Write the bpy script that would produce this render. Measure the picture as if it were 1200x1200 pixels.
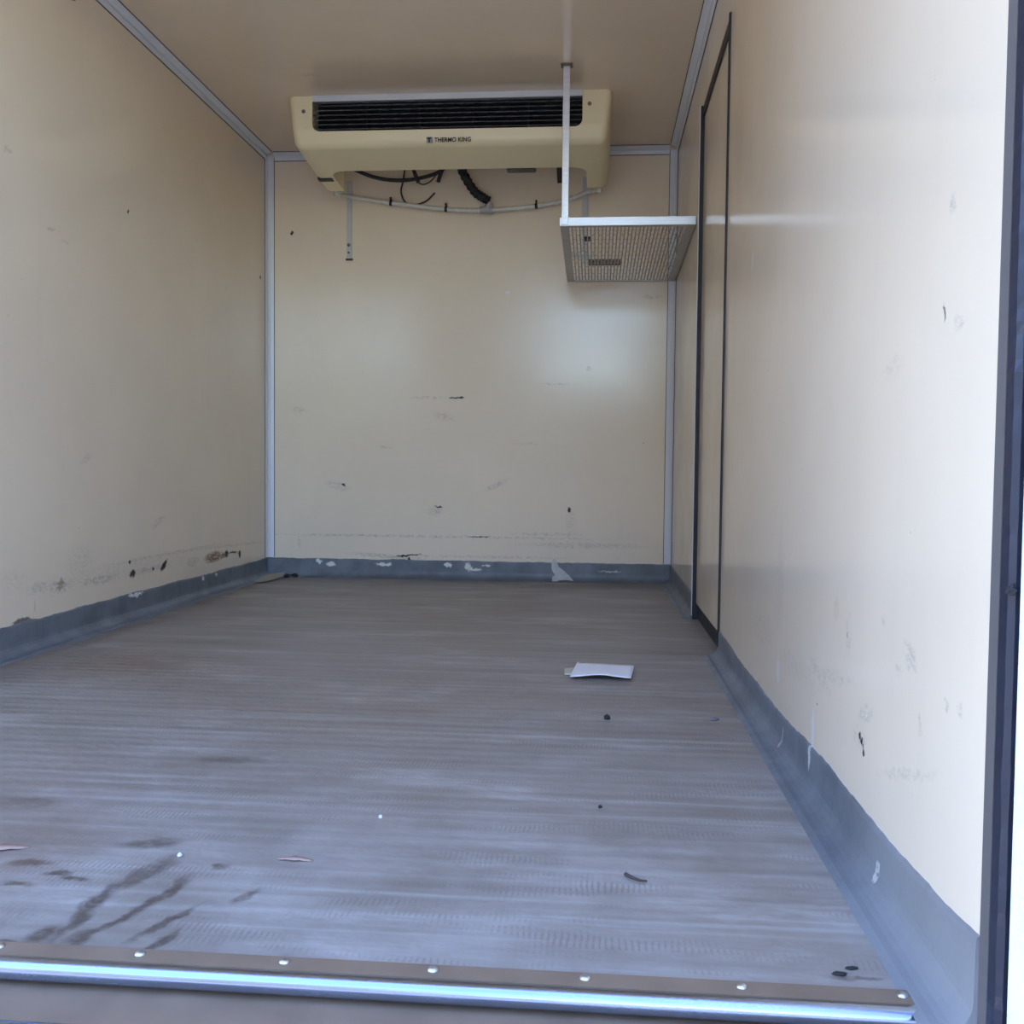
import bpy, bmesh, math, random
from mathutils import Vector, Matrix, noise

random.seed(7)
for o in list(bpy.data.objects):
    bpy.data.objects.remove(o)
scene = bpy.context.scene
COL = scene.collection

# ---------------------------------------------------------------- camera
F_PX, YAW, PITCH, ROLL = 1135.8, 0.0853, 0.0426, 0.0099
fwd = Vector((-math.sin(YAW)*math.cos(PITCH), math.cos(YAW)*math.cos(PITCH), -math.sin(PITCH)))
rgt = Vector((math.cos(YAW), math.sin(YAW), 0.0))
up = rgt.cross(fwd)
r2 = rgt*math.cos(ROLL) + up*math.sin(ROLL)
u2 = -rgt*math.sin(ROLL) + up*math.cos(ROLL)
cam_data = bpy.data.cameras.new('camera')
cam_data.sensor_width = 36.0
cam_data.lens = F_PX/1200.0*36.0
cam_data.clip_start = 0.02
cam = bpy.data.objects.new('camera', cam_data)
COL.objects.link(cam)
M = Matrix((r2, u2, -fwd)).transposed().to_4x4()
M.translation = Vector((1.5082, -4.3646, 0.4978))
cam.matrix_world = M
scene.camera = cam

# ---------------------------------------------------------------- world, sun, exposure
world = bpy.data.worlds.new('sky')
scene.world = world
world.use_nodes = True
wn = world.node_tree
wn.nodes.clear()
sky = wn.nodes.new('ShaderNodeTexSky')
sky.sky_type = 'NISHITA'
sky.sun_disc = False
sky.sun_elevation = math.radians(48)
sky.sun_rotation = math.radians(-35)
sky.dust_density = 0.2
sky.air_density = 1.15
sky.ozone_density = 2.5
bgn = wn.nodes.new('ShaderNodeBackground')
bgn.inputs['Strength'].default_value = 0.62
wout = wn.nodes.new('ShaderNodeOutputWorld')
hsv = wn.nodes.new('ShaderNodeHueSaturation')
hsv.inputs['Saturation'].default_value = 1.06
hsv.inputs['Hue'].default_value = 0.511
wn.links.new(sky.outputs[0], hsv.inputs['Color'])
wn.links.new(hsv.outputs[0], bgn.inputs['Color'])
wn.links.new(bgn.outputs[0], wout.inputs['Surface'])

sun_data = bpy.data.lights.new('sun', 'SUN')
sun_data.energy = 4.5
sun_data.angle = math.radians(0.6)
sun_data.color = (1.0, 0.95, 0.87)
sun = bpy.data.objects.new('sun', sun_data)
COL.objects.link(sun)
sun.rotation_euler = Vector((0.42, -0.60, -0.80)).to_track_quat('-Z', 'Y').to_euler()

scene.view_settings.view_transform = 'Standard'
scene.view_settings.look = 'None'
scene.view_settings.gamma = 1.0
scene.view_settings.use_curve_mapping = False
scene.view_settings.exposure = 1.46

# ---------------------------------------------------------------- sizes (metres)
W, H = 1.85, 1.9265            # inner width and height of the body
YO = -3.5                      # rear opening
CT = 0.032                     # leg of the corner trims
TH = 0.06                      # wall thickness
DY0, DY1, DZ = -1.715, -1.045, 1.712   # side door opening

# ---------------------------------------------------------------- material helpers
def new_mat(name):
    m = bpy.data.materials.new(name)
    m.use_nodes = True
    nt = m.node_tree
    return m, nt, nt.nodes['Principled BSDF']

def setp(b, color=None, rough=None, metal=None, spec=None, coat=None, trans=None, ior=None):
    if color is not None: b.inputs['Base Color'].default_value = (*color, 1)
    if rough is not None: b.inputs['Roughness'].default_value = rough
    if metal is not None: b.inputs['Metallic'].default_value = metal
    if spec is not None: b.inputs['Specular IOR Level'].default_value = spec
    if coat is not None: b.inputs['Coat Weight'].default_value = coat
    if trans is not None: b.inputs['Transmission Weight'].default_value = trans
    if ior is not None: b.inputs['IOR'].default_value = ior

class NT:
    """small node-graph writer"""
    def __init__(s, nt): s.nt = nt
    def n(s, t, **kw):
        nd = s.nt.nodes.new(t)
        for k, v in kw.items(): setattr(nd, k, v)
        return nd
    def l(s, a, b): s.nt.links.new(a, b)
    def val(s, sock, v):
        if hasattr(v, 'is_output'): s.l(v, sock)
        else: sock.default_value = v
    def math(s, op, a, b=0.0, clamp=False):
        nd = s.n('ShaderNodeMath', operation=op); nd.use_clamp = clamp
        s.val(nd.inputs[0], a); s.val(nd.inputs[1], b)
        return nd.outputs[0]
    def vmath(s, op, a, b=None):
        nd = s.n('ShaderNodeVectorMath', operation=op)
        s.val(nd.inputs[0], a)
        if b is not None: s.val(nd.inputs[1], b)
        return nd
    def coords(s): return s.n('ShaderNodeTexCoord').outputs['Object']
    def mapping(s, v, scale=(1, 1, 1), loc=(0, 0, 0), rot=(0, 0, 0), kind='POINT'):
        nd = s.n('ShaderNodeMapping', vector_type=kind)
        s.l(v, nd.inputs['Vector'])
        nd.inputs['Location'].default_value = loc
        nd.inputs['Rotation'].default_value = rot
        nd.inputs['Scale'].default_value = scale
        return nd.outputs[0]
    def noise(s, v, scale=5, detail=3, rough=0.5, out='Fac', dist=0.0):
        nd = s.n('ShaderNodeTexNoise')
        s.l(v, nd.inputs['Vector'])
        nd.inputs['Scale'].default_value = scale
        nd.inputs['Detail'].default_value = detail
        nd.inputs['Roughness'].default_value = rough
        nd.inputs['Distortion'].default_value = dist
        return nd.outputs[out]
    def ramp(s, v, a, b, lo=0.0, hi=1.0):
        nd = s.n('ShaderNodeMapRange', interpolation_type='SMOOTHSTEP')
        s.val(nd.inputs['Value'], v)
        nd.inputs['From Min'].default_value = a
        nd.inputs['From Max'].default_value = b
        nd.inputs['To Min'].default_value = lo
        nd.inputs['To Max'].default_value = hi
        return nd.outputs['Result']
    def mix(s, fac, a, b):
        nd = s.n('ShaderNodeMix', data_type='RGBA')
        s.val(nd.inputs[0], fac)
        for sock, v in ((nd.inputs[6], a), (nd.inputs[7], b)):
            if hasattr(v, 'is_output'): s.l(v, sock)
            else: sock.default_value = (*v, 1)
        return nd.outputs[2]
    def bump(s, h, strength, dist=0.01, normal=None):
        nd = s.n('ShaderNodeBump')
        s.l(h, nd.inputs['Height'])
        nd.inputs['Strength'].default_value = strength
        nd.inputs['Distance'].default_value = dist
        if normal is not None: s.l(normal, nd.inputs['Normal'])
        return nd.outputs[0]
    def ragged(s, v, amp, scale):
        """coordinates shaken by noise, for torn outlines"""
        c = s.noise(v, scale, 4, 0.6, 'Color')
        c = s.vmath('SUBTRACT', c, (0.5, 0.5, 0.5)).outputs[0]
        c = s.vmath('MULTIPLY', c, (amp, amp, amp)).outputs[0]
        return s.vmath('ADD', v, c).outputs[0]
    def blobs(s, v, lst, soft=0.35):
        """lst: (centre, radii, angle-euler, weight): ellipses merged by maximum"""
        acc = None
        for c, r, e, w in lst:
            q = s.mapping(v, r, c, e, 'TEXTURE')
            d = s.vmath('LENGTH', q).outputs['Value']
            m = s.ramp(d, 1.0-soft, 1.0+soft, w, 0.0)
            acc = m if acc is None else s.math('MAXIMUM', acc, m)
        return acc

def plain(name, color, rough=0.5, metal=0.0, nscale=30, namp=0.12, bump=0.0, spec=0.5):
    """procedural material: base colour with slight cloudy variation"""
    m, nt, b = new_mat(name)
    g = NT(nt)
    setp(b, color, rough, metal, spec)
    co = g.coords()
    f = g.noise(co, nscale, 4, 0.6)
    dark = tuple(c*(1-namp) for c in color)
    lite = tuple(min(1, c*(1+namp)) for c in color)
    g.l(g.mix(f, dark, lite), b.inputs['Base Color'])
    if namp > 0.05:
        r = g.ramp(f, 0.3, 0.7, max(0, rough-0.06), min(1, rough+0.06))
        g.l(r, b.inputs['Roughness'])
    if bump:
        g.l(g.bump(f, bump, 0.004), b.inputs['Normal'])
    return m

BIG = 50.0
def L(y, z, ry, rz, a=0.0, w=1.0):      # blob on a side wall
    return ((0, y, z), (BIG, ry, rz), (a, 0, 0), w)
def B(x, z, rx, rz, a=0.0, w=1.0):      # blob on the back wall
    return ((x, 0, z), (rx, BIG, rz), (0, a, 0), w)
def Fl(x, y, rx, ry, a=0.0, w=1.0):     # blob on the floor
    return ((x, y, 0), (rx, ry, BIG), (0, 0, a), w)

CREAM = (0.88, 0.73, 0.54)
def wall_mat(name, dark=(), rust=(), scuff=(), white=(), low_axis=True, color=CREAM, rough=0.14, streak=(1, 1, 0.12), relief=0.03):
    """glossy cream laminate with faint clouding, scuffs, punctures and rust"""
    m, nt, b = new_mat(name)
    g = NT(nt)
    setp(b, color, rough, 0.0, 0.5)
    co = g.coords()
    cloud = g.noise(co, 1.7, 4, 0.55)
    colr = g.mix(g.ramp(cloud, 0.3, 0.75), tuple(c*0.95 for c in color), tuple(min(1, c*1.02) for c in color))
    st = g.noise(g.mapping(co, streak), 14, 4, 0.6)
    colr = g.mix(g.ramp(st, 0.52, 0.78, 0.0, 0.10), colr, tuple(c*0.80 for c in color))
    # sparse tiny specks
    sp = g.noise(co, 55, 2, 0.5)
    colr = g.mix(g.ramp(sp, 0.755, 0.80, 0.0, 0.45), colr, (0.22, 0.19, 0.15))
    rag = g.ragged(co, 0.026, 60)
    fine = g.noise(g.mapping(co, (60, 60, 110)), 1.0, 4, 0.75)
    rg = g.ramp(cloud, 0.3, 0.7, rough-0.03, rough+0.04)
    if scuff:
        k = g.blobs(rag, scuff, 0.6)
        k = g.math('MULTIPLY', k, g.ramp(fine, 0.38, 0.72, 0.0, 0.85))
        colr = g.mix(k, colr, (0.26, 0.23, 0.21))
        rg = g.math('ADD', rg, g.math('MULTIPLY', k, 0.3))
    if rust:
        k = g.blobs(rag, rust, 0.45)
        colr = g.mix(g.math('MULTIPLY', k, g.ramp(fine, 0.32, 0.52)), colr, (0.24, 0.11, 0.03))
    if white:
        k = g.blobs(rag, white, 0.35)
        colr = g.mix(k, colr, (0.85, 0.84, 0.80))
    bmp = g.noise(g.mapping(co, (1, 1, 0.3)), 5.5, 1, 0.5)
    nrm = g.bump(bmp, relief, 0.012)
    if dark:
        k = g.blobs(rag, dark, 0.3)
        colr = g.mix(k, colr, (0.025, 0.022, 0.02))
        rg = g.math('ADD', rg, g.math('MULTIPLY', k, 0.5))
    g.l(colr, b.inputs['Base Color'])
    g.l(rg, b.inputs['Roughness'])
    g.l(nrm, b.inputs['Normal'])
    return m

MAT = {}
MAT['ceiling'] = wall_mat('ceiling_laminate', scuff=[((0.452, -0.856, H), (0.03, 0.012, BIG), (0, 0, 0), 0.9)],
                          color=(0.85, 0.685, 0.49), rough=0.16, relief=0.012)
MAT['wall_left'] = wall_mat('left_wall_laminate',
    dark=[L(-1.316, 0.148, 0.020, 0.011), L(-1.082, 0.152, 0.030, 0.011, 0.5), L(-1.333, 0.19, 0.012, 0.004),
          L(-0.351, 0.132, 0.014, 0.016), L(-1.871, 0.118, 0.004, 0.016, 0, 0.35), L(-1.162, 0.147, 0.010, 0.005),
          L(-1.93, 0.088, 0.045, 0.006, 0, 0.8), L(-1.328, 1.32, 0.006, 0.005), L(-0.093, 1.353, 0.010, 0.009),
          L(-0.50, 0.146, 0.018, 0.012), L(-0.43, 0.145, 0.05, 0.004, -0.05)],
    rust=[L(-0.63, 0.143, 0.085, 0.020), L(-0.53, 0.139, 0.05, 0.010), L(-1.744, 0.162, 0.02, 0.012, 0, 0.6)],
    scuff=[L(-1.52, 0.152, 0.10, 0.012), L(-1.744, 0.160, 0.05, 0.018), L(-1.19, 0.150, 0.12, 0.010), L(-0.836, 0.142, 0.05, 0.016),
           L(-1.0, 0.19, 0.42, 0.006, 0.0, 0.75), L(-0.45, 0.175, 0.35, 0.005, -0.03, 0.7), L(-1.633, 0.215, 0.07, 0.045, 0, 0.25),
           L(-1.127, 0.307, 0.05, 0.012, 0.3, 0.6), L(-1.854, 0.165, 0.05, 0.014, 0, 0.7), L(-1.973, 1.305, 0.018, 0.008, 0, 0.8),
           L(-1.773, 1.154, 0.02, 0.006, 0.2, 0.8), L(-1.70, 1.135, 0.02, 0.005, 0.1, 0.6), L(-1.30, 0.165, 0.5, 0.03, 0, 0.2),
           L(-1.6, 0.52, 0.03, 0.012, 0.4, 0.35), L(-1.97, 0.20, 0.08, 0.03, 0, 0.2)])
MAT['wall_back'] = wall_mat('back_wall_laminate',
    dark=[B(0.878, 0.825, 0.034, 0.0035), B(0.115, 1.57, 0.006, 0.008), B(0.66, 0.106, 0.06, 0.0035, -0.1), B(0.665, 0.082, 0.006, 0.014),
          B(0.80, 0.331, 0.02, 0.003), B(0.36, 0.425, 0.012, 0.004, 0.6), B(0.985, 0.195, 0.05, 0.0025), B(1.395, 0.322, 0.006, 0.012)],
    scuff=[B(0.741, 0.825, 0.07, 0.004, 0, 0.7), B(0.82, 0.74, 0.045, 0.016, 0.2, 0.55), B(0.75, 0.194, 0.70, 0.0045, 0, 0.9),
           B(0.56, 0.100, 0.15, 0.009, 0.06), B(1.0, 0.105, 0.35, 0.005, 0, 0.7), B(1.291, 0.213, 0.14, 0.006, 0, 0.7),
           B(0.784, 0.31, 0.03, 0.018, 0, 0.7), B(1.473, 0.957, 0.012, 0.008, 0, 0.9), B(1.34, 0.888, 0.08, 0.004, 0, 0.6),
           B(1.751, 1.273, 0.04, 0.010, 0, 0.7), B(1.06, 0.43, 0.05, 0.010, -0.5, 0.8), B(0.148, 0.768, 0.03, 0.012, 0, 0.5),
           B(0.33, 0.42, 0.05, 0.02, 0.3, 0.5), B(0.15, 0.16, 0.008, 0.03, 0, 0.5), B(1.45, 0.165, 0.25, 0.012, 0, 0.55),
           B(0.55, 0.60, 0.03, 0.006, 0, 0.5), B(1.2, 0.62, 0.05, 0.005, 0, 0.4), B(1.40, 0.27, 0.02, 0.05, 0, 0.35)],
    white=[B(1.106, 1.295, 0.010, 0.007)], rough=0.17, relief=0.05)
MAT['wall_right'] = wall_mat('right_wall_laminate',
    dark=[L(-3.112, 0.158, 0.006, 0.007, 0.7), L(-3.104, 0.163, 0.003, 0.006, 0.3), L(-3.120, 0.150, 0.004, 0.004, 0.2), L(-3.034, 0.279, 0.0025, 0.007, 0, 0.9),
          L(-3.367, 0.655, 0.002, 0.010, -0.2, 0.7), L(-2.862, 0.150, 0.005, 0.0025, 0, 0.8), L(-2.904, 1.008, 0.004, 0.004, 0, 0.5),
          L(-1.841, 0.88, 0.006, 0.010, 0, 0.8)],
    scuff=[L(-3.328, 0.236, 0.004, 0.010, 0, 0.6), L(-3.404, 0.275, 0.006, 0.005, 0, 0.7), L(-3.283, 0.170, 0.09, 0.005, -0.30, 0.4), L(-3.128, 0.197, 0.03, 0.008, -0.3, 0.8), L(-2.93, 0.205, 0.13, 0.008, -0.15, 0.4), L(-2.874, 0.195, 0.06, 0.010, 0.2, 0.5),
           L(-3.292, 0.301, 0.02, 0.012, 0.4, 0.7), L(-3.25, 0.277, 0.012, 0.005, 0, 0.6), L(-3.408, 0.643, 0.012, 0.008, 0, 0.6),
           L(-3.381, 0.761, 0.010, 0.008, 0.5, 0.7), L(-3.437, 0.279, 0.006, 0.005, 0, 0.6), L(-2.69, 0.17, 0.16, 0.016, 0, 0.25),
           L(-2.37, 0.185, 0.10, 0.03, 0, 0.35), L(-3.19, 0.327, 0.008, 0.006, 0, 0.6), L(-2.017, 1.049, 0.012, 0.014, 0, 0.7),
           L(-3.036, 0.283, 0.012, 0.022, 0.0, 0.4), L(-3.10, 0.16, 0.03, 0.012, 0, 0.35), L(-3.2, 0.62, 0.03, 0.012, 0, 0.3), L(-2.55, 0.30, 0.03, 0.10, 0, 0.25)],
    rust=[L(-2.968, 0.306, 0.016, 0.016, 0, 0.10)],
    white=[L(-2.55, 0.13, 0.012, 0.02, 0, 0.8), L(-2.84, 0.10, 0.008, 0.03, 0, 0.9), L(-2.15, 0.97, 0.012, 0.02, 0.3, 0.7)])
MAT['door'] = wall_mat('door_laminate', scuff=[L(-1.2, 0.10, 0.15, 0.02, 0, 0.5)], rust=[L(-1.37, 0.10, 0.05, 0.008, 0, 0.5)], rough=0.16)
MAT['skin'] = plain('white_outer_skin', (0.84, 0.85, 0.85), 0.3)

def coving_mat():
    m, nt, b = new_mat('grey_coving_paint')
    g = NT(nt); setp(b, (0.19, 0.215, 0.24), 0.42)
    co = g.coords()
    f = g.noise(co, 9, 5, 0.6)
    c = g.mix(g.ramp(f, 0.3, 0.7), (0.115, 0.128, 0.145), (0.185, 0.205, 0.225))
    f2 = g.noise(co, 3, 4, 0.6)
    c = g.mix(g.ramp(f2, 0.55, 0.8, 0, 0.5), c, (0.22, 0.20, 0.175))
    rag = g.ragged(co, 0.034, 65)
    k = g.blobs(rag, [B(0.245, 0.073, 0.012, 0.012), B(0.301, 0.060, 0.022, 0.010), B(0.548, 0.064, 0.038, 0.007), B(0.845, 0.066, 0.016, 0.010),
                      B(0.935, 0.062, 0.016, 0.014), B(0.965, 0.048, 0.03, 0.007), B(1.02, 0.066, 0.02, 0.005),
                      B(1.58, 0.05, 0.05, 0.004, 0, 0.6)], 0.25)
    # chips only on the back run
    sep = g.n('ShaderNodeSeparateXYZ'); g.l(co, sep.inputs[0])
    kb = g.math('MULTIPLY', k, g.ramp(sep.outputs['Y'], -0.03, -0.012))
    k2 = g.blobs(rag, [((0, -1.30, 0.078), (0.1, 0.05, 0.006), (0, 0, 0), 1), ((0, -0.75, 0.07), (0.1, 0.012, 0.007), (0, 0, 0), 1),
                       ((0, -0.62, 0.072), (0.1, 0.014, 0.006), (0, 0, 0), 1),
                       ((W, -2.84, 0.062), (0.1, 0.006, 0.022), (0, 0, 0), 0.8), ((W, -3.21, 0.03), (0.1, 0.004, 0.012), (0, 0, 0), 0.6),
                       ((W, -2.63, 0.03), (0.1, 0.006, 0.02), (0, 0, 0), 0.5)], 0.25)
    pale_end = g.blobs(co, [((W, -3.47, 0.05), (0.1, 0.28, 0.08), (0, 0, 0), 0.55)], 0.8)  # paler patch at the near end of the right coving
    c = g.mix(pale_end, c, (0.34, 0.33, 0.32))
    c = g.mix(g.math('MAXIMUM', kb, k2), c, (0.75, 0.73, 0.67))
    g.l(c, b.inputs['Base Color'])
    g.l(g.bump(g.noise(co, 45, 4, 0.6), 0.25, 0.003), b.inputs['Normal'])
    return m
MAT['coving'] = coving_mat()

def floor_mat():
    m, nt, b = new_mat('ribbed_grey_floor')
    g = NT(nt); setp(b, (0.3, 0.3, 0.3), 0.45)
    co = g.coords()
    # cross ribs with an uneven run, broken by small ticks
    wob = g.ragged(co, 0.012, 3.0)
    bands = g.noise(g.mapping(wob, (0.9, 26, 1)), 1.0, 3, 0.55)
    bands2 = g.noise(g.mapping(wob, (2.2, 75, 1)), 1.0, 3, 0.6)
    wv = g.n('ShaderNodeTexWave', wave_type='BANDS', bands_direction='Y', wave_profile='SIN')
    g.l(co, wv.inputs['Vector']); wv.inputs['Scale'].default_value = 8.4
    wv.inputs['Distortion'].default_value = 0.5; wv.inputs['Detail'].default_value = 0
    wx = g.n('ShaderNodeTexWave', wave_type='BANDS', bands_direction='X', wave_profile='SIN')
    g.l(g.ragged(co, 0.010, 22), wx.inputs['Vector']); wx.inputs['Scale'].default_value = 46
    wx.inputs['Distortion'].default_value = 0.4
    patch = g.noise(g.mapping(co, (2.4, 9, 1)), 1.6, 4, 0.65)
    ticks = g.math('MULTIPLY', g.ramp(wx.outputs['Fac'], 0.45, 0.9), g.ramp(patch, 0.49, 0.63))
    ticks = g.math('MULTIPLY', ticks, g.ramp(bands2, 0.38, 0.55))
    big = g.noise(co, 1.1, 5, 0.6)
    cloud = g.noise(co, 4.5, 6, 0.68)
    base = g.mix(g.ramp(cloud, 0.3, 0.7), (0.23, 0.20, 0.172), (0.35, 0.315, 0.285))
    base = g.mix(g.ramp(big, 0.42, 0.66, 0, 0.7), base, (0.27, 0.22, 0.175))
    worn = g.noise(g.mapping(co, (1.2, 3.0, 1)), 1.9, 6, 0.7)
    base = g.mix(g.ramp(worn, 0.50, 0.68, 0, 0.6), base, (0.46, 0.435, 0.41))
    base = g.mix(g.ramp(worn, 0.46, 0.32, 0, 0.5), base, (0.20, 0.165, 0.135))
    st = g.math('ADD', g.math('MULTIPLY', bands, 0.6), g.math('MULTIPLY', bands2, 0.4))
    base = g.mix(g.ramp(st, 0.50, 0.66, 0, 0.40), base, (0.47, 0.46, 0.45))
    base = g.mix(g.ramp(st, 0.50, 0.36, 0, 0.36), base, (0.19, 0.16, 0.135))
    base = g.mix(g.ramp(wv.outputs['Fac'], 0.55, 1.0, 0, 0.10), base, (0.14, 0.12, 0.10))
    base = g.mix(g.math('MULTIPLY', ticks, 0.62), base, (0.17, 0.145, 0.125))
    rag = g.ragged(co, 0.035, 26)
    fine = g.noise(co, 70, 4, 0.7)
    scuffs = [Fl(0.945, -3.340, 0.010, 0.075, 0.05), Fl(0.962, -3.245, 0.014, 0.060, -0.3, 0.8), Fl(0.99, -3.365, 0.007, 0.055, -0.5), Fl(1.012, -3.30, 0.009, 0.055, -0.2),
              Fl(0.93, -3.40, 0.012, 0.02), Fl(0.972, -3.400, 0.012, 0.018), Fl(1.045, -3.36, 0.006, 0.045, -0.4), Fl(1.06, -3.40, 0.007, 0.03, -0.3),
              Fl(0.93, -3.145, 0.04, 0.014, 0.3, 0.8), Fl(1.044, -3.208, 0.012, 0.010, 0, 0.9), Fl(1.112, -3.285, 0.008, 0.02, -0.4, 0.8),
              Fl(0.811, -3.222, 0.025, 0.010), Fl(0.864, -3.253, 0.016, 0.007), Fl(0.827, -3.285, 0.02, 0.008), Fl(0.893, -2.774, 0.05, 0.02, 0, 0.6),
              Fl(0.68, -3.014, 0.05, 0.02, 0, 0.6), Fl(0.89, -3.262, 0.018, 0.006), Fl(0.90, -3.42, 0.04, 0.006), Fl(1.77, -3.40, 0.03, 0.004, 0, 0.8)]
    k = g.math('MULTIPLY', g.blobs(rag, scuffs, 0.5), g.ramp(fine, 0.25, 0.6, 0.35, 0.95))
    base = g.mix(k, base, (0.085, 0.065, 0.055))
    brown = [Fl(0.75, -3.2, 0.10, 0.14, 0, 0.55), Fl(0.62, -3.0, 0.13, 0.22, 0, 0.4), Fl(0.25, -2.05, 0.3, 0.16, 0, 0.5), Fl(0.05, -1.5, 0.06, 1.0, 0, 0.7)]
    base = g.mix(g.math('MULTIPLY', g.blobs(g.ragged(co, 0.15, 7), brown, 0.7), g.ramp(cloud, 0.3, 0.6)), base, (0.20, 0.125, 0.085))
    g.l(base, b.inputs['Base Color'])
    g.l(g.ramp(cloud, 0.3, 0.7, 0.34, 0.52), b.inputs['Roughness'])
    fb = g.noise(g.mapping(co, (40, 75, 1)), 1.0, 2, 0.6)
    h = g.math('ADD', g.math('MULTIPLY', wv.outputs['Fac'], 0.5), g.math('MULTIPLY', fb, 0.9))
    nrm = g.bump(h, 0.30, 0.003)
    g.l(nrm, b.inputs['Normal'])
    return m
MAT['floor'] = floor_mat()

def metal_mat(name, color, rough, brown=0.0):
    m, nt, b = new_mat(name)
    g = NT(nt); setp(b, color, rough, 1.0)
    co = g.coords()
    f = g.noise(g.mapping(co, (2, 30, 30)), 3, 5, 0.65)
    c = g.mix(g.ramp(f, 0.3, 0.7), tuple(x*0.86 for x in color), color)
    if brown:
        f2 = g.noise(co, 14, 6, 0.7)
        k = g.ramp(f2, 0.35, 0.6, brown*0.5, brown)
        c = g.mix(k, c, (0.17, 0.125, 0.09))
        g.l(g.math('SUBTRACT', 1.0, g.math('MULTIPLY', k, 0.8)), b.inputs['Metallic'])
    g.l(c, b.inputs['Base Color'])
    g.l(g.ramp(f, 0.2, 0.8, rough-0.05, rough+0.1), b.inputs['Roughness'])
    return m
MAT['steel'] = metal_mat('polished_steel', (0.41, 0.49, 0.66), 0.22)
MAT['dirty_steel'] = plain('brown_stained_plate', (0.22, 0.155, 0.105), 0.62, 0.1, 16, 0.3)
MAT['trim'] = plain('pale_grey_profile', (0.74, 0.74, 0.755), 0.34, 0.0, 2, 0.01)
MAT['jamb'] = plain('grey_jamb_profile', (0.12, 0.108, 0.105), 0.6, 0.0, 2, 0.03)
MAT['sealant'] = plain('dark_sealant', (0.06, 0.055, 0.05), 0.7)
MAT['rubber'] = plain('black_rubber', (0.014, 0.014, 0.016), 0.55)
MAT['gasket'] = plain('navy_black_gasket', (0.016, 0.019, 0.034), 0.4)
MAT['alu'] = metal_mat('aluminium_bar', (0.70, 0.71, 0.74), 0.38)
MAT['galv'] = metal_mat('galvanised_mesh', (0.46, 0.45, 0.44), 0.45, 0.25)
MAT['shelf_side'] = metal_mat('dull_aluminium', (0.52, 0.51, 0.50), 0.5)
MAT['abs'] = plain('cream_moulded_plastic', (0.93, 0.80, 0.50), 0.30, 0, 1.5, 0.01)
MAT['black'] = plain('black_plastic', (0.012, 0.012, 0.013), 0.4)
MAT['slat'] = plain('black_gloss_slat', (0.075, 0.075, 0.08), 0.25)
MAT['ink'] = plain('black_print', (0.03, 0.03, 0.03), 0.6)
MAT['ink_grey'] = plain('grey_print', (0.40, 0.40, 0.38), 0.6)
MAT['hose'] = plain('black_hose_rubber', (0.013, 0.012, 0.012), 0.6, 0, 60, 0.2, 0.3)
MAT['wire'] = plain('dark_cable', (0.03, 0.022, 0.02), 0.5)
MAT['tube'] = plain('cloudy_white_tube', (0.70, 0.66, 0.58), 0.25)
MAT['clamp'] = plain('grey_fitting_plastic', (0.42, 0.40, 0.37), 0.4)
MAT['strap'] = plain('painted_strap', (0.60, 0.58, 0.55), 0.4)
MAT['paper'] = plain('white_paper', (0.86, 0.86, 0.88), 0.75, 0, 8, 0.02)
MAT['paper_pale'] = plain('yellowed_paper', (0.55, 0.53, 0.42), 0.8, 0, 20, 0.1)
MAT['card'] = plain('torn_cardboard', (0.36, 0.31, 0.24), 0.85, 0, 30, 0.2)
MAT['twig'] = plain('dark_twig', (0.06, 0.045, 0.04), 0.8)
MAT['leaf'] = plain('dry_orange_leaf', (0.40, 0.27, 0.22), 0.75, 0, 40, 0.2)
MAT['grit'] = plain('black_grit', (0.02, 0.02, 0.02), 0.8)
MAT['white_bit'] = plain('white_crumb', (0.8, 0.8, 0.8), 0.7)
MAT['torn'] = plain('torn_film', (0.55, 0.55, 0.54), 0.6, 0, 40, 0.2)
MAT['ground'] = plain('yard_concrete', (0.27, 0.245, 0.215), 0.85, 0, 1.2, 0.15, 0.2)
MAT['sky_block'] = plain('sky_block_brown', (0.16, 0.145, 0.125), 0.9, 0, 1.0, 0.15)

# ---------------------------------------------------------------- mesh helpers
def box(bm, x0, x1, y0, y1, z0, z1):
    vs = [bm.verts.new((x, y, z)) for x in (x0, x1) for y in (y0, y1) for z in (z0, z1)]
    for f in ((0, 1, 3, 2), (4, 6, 7, 5), (0, 4, 5, 1), (2, 3, 7, 6), (0, 2, 6, 4), (1, 5, 7, 3)):
        bm.faces.new([vs[i] for i in f])
    return vs

def prism(bm, pts, axis, a, b):
    """closed polygon pts (2-D) extruded along axis from a to b"""
    def P(p, t):
        return {'x': (t, p[0], p[1]), 'y': (p[0], t, p[1]), 'z': (p[0], p[1], t)}[axis]
    v0 = [bm.verts.new(P(p, a)) for p in pts]
    v1 = [bm.verts.new(P(p, b)) for p in pts]
    n = len(pts)
    bm.faces.new(v0); bm.faces.new(v1)
    for i in range(n):
        bm.faces.new((v0[i], v0[(i+1) % n], v1[(i+1) % n], v1[i]))

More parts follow.
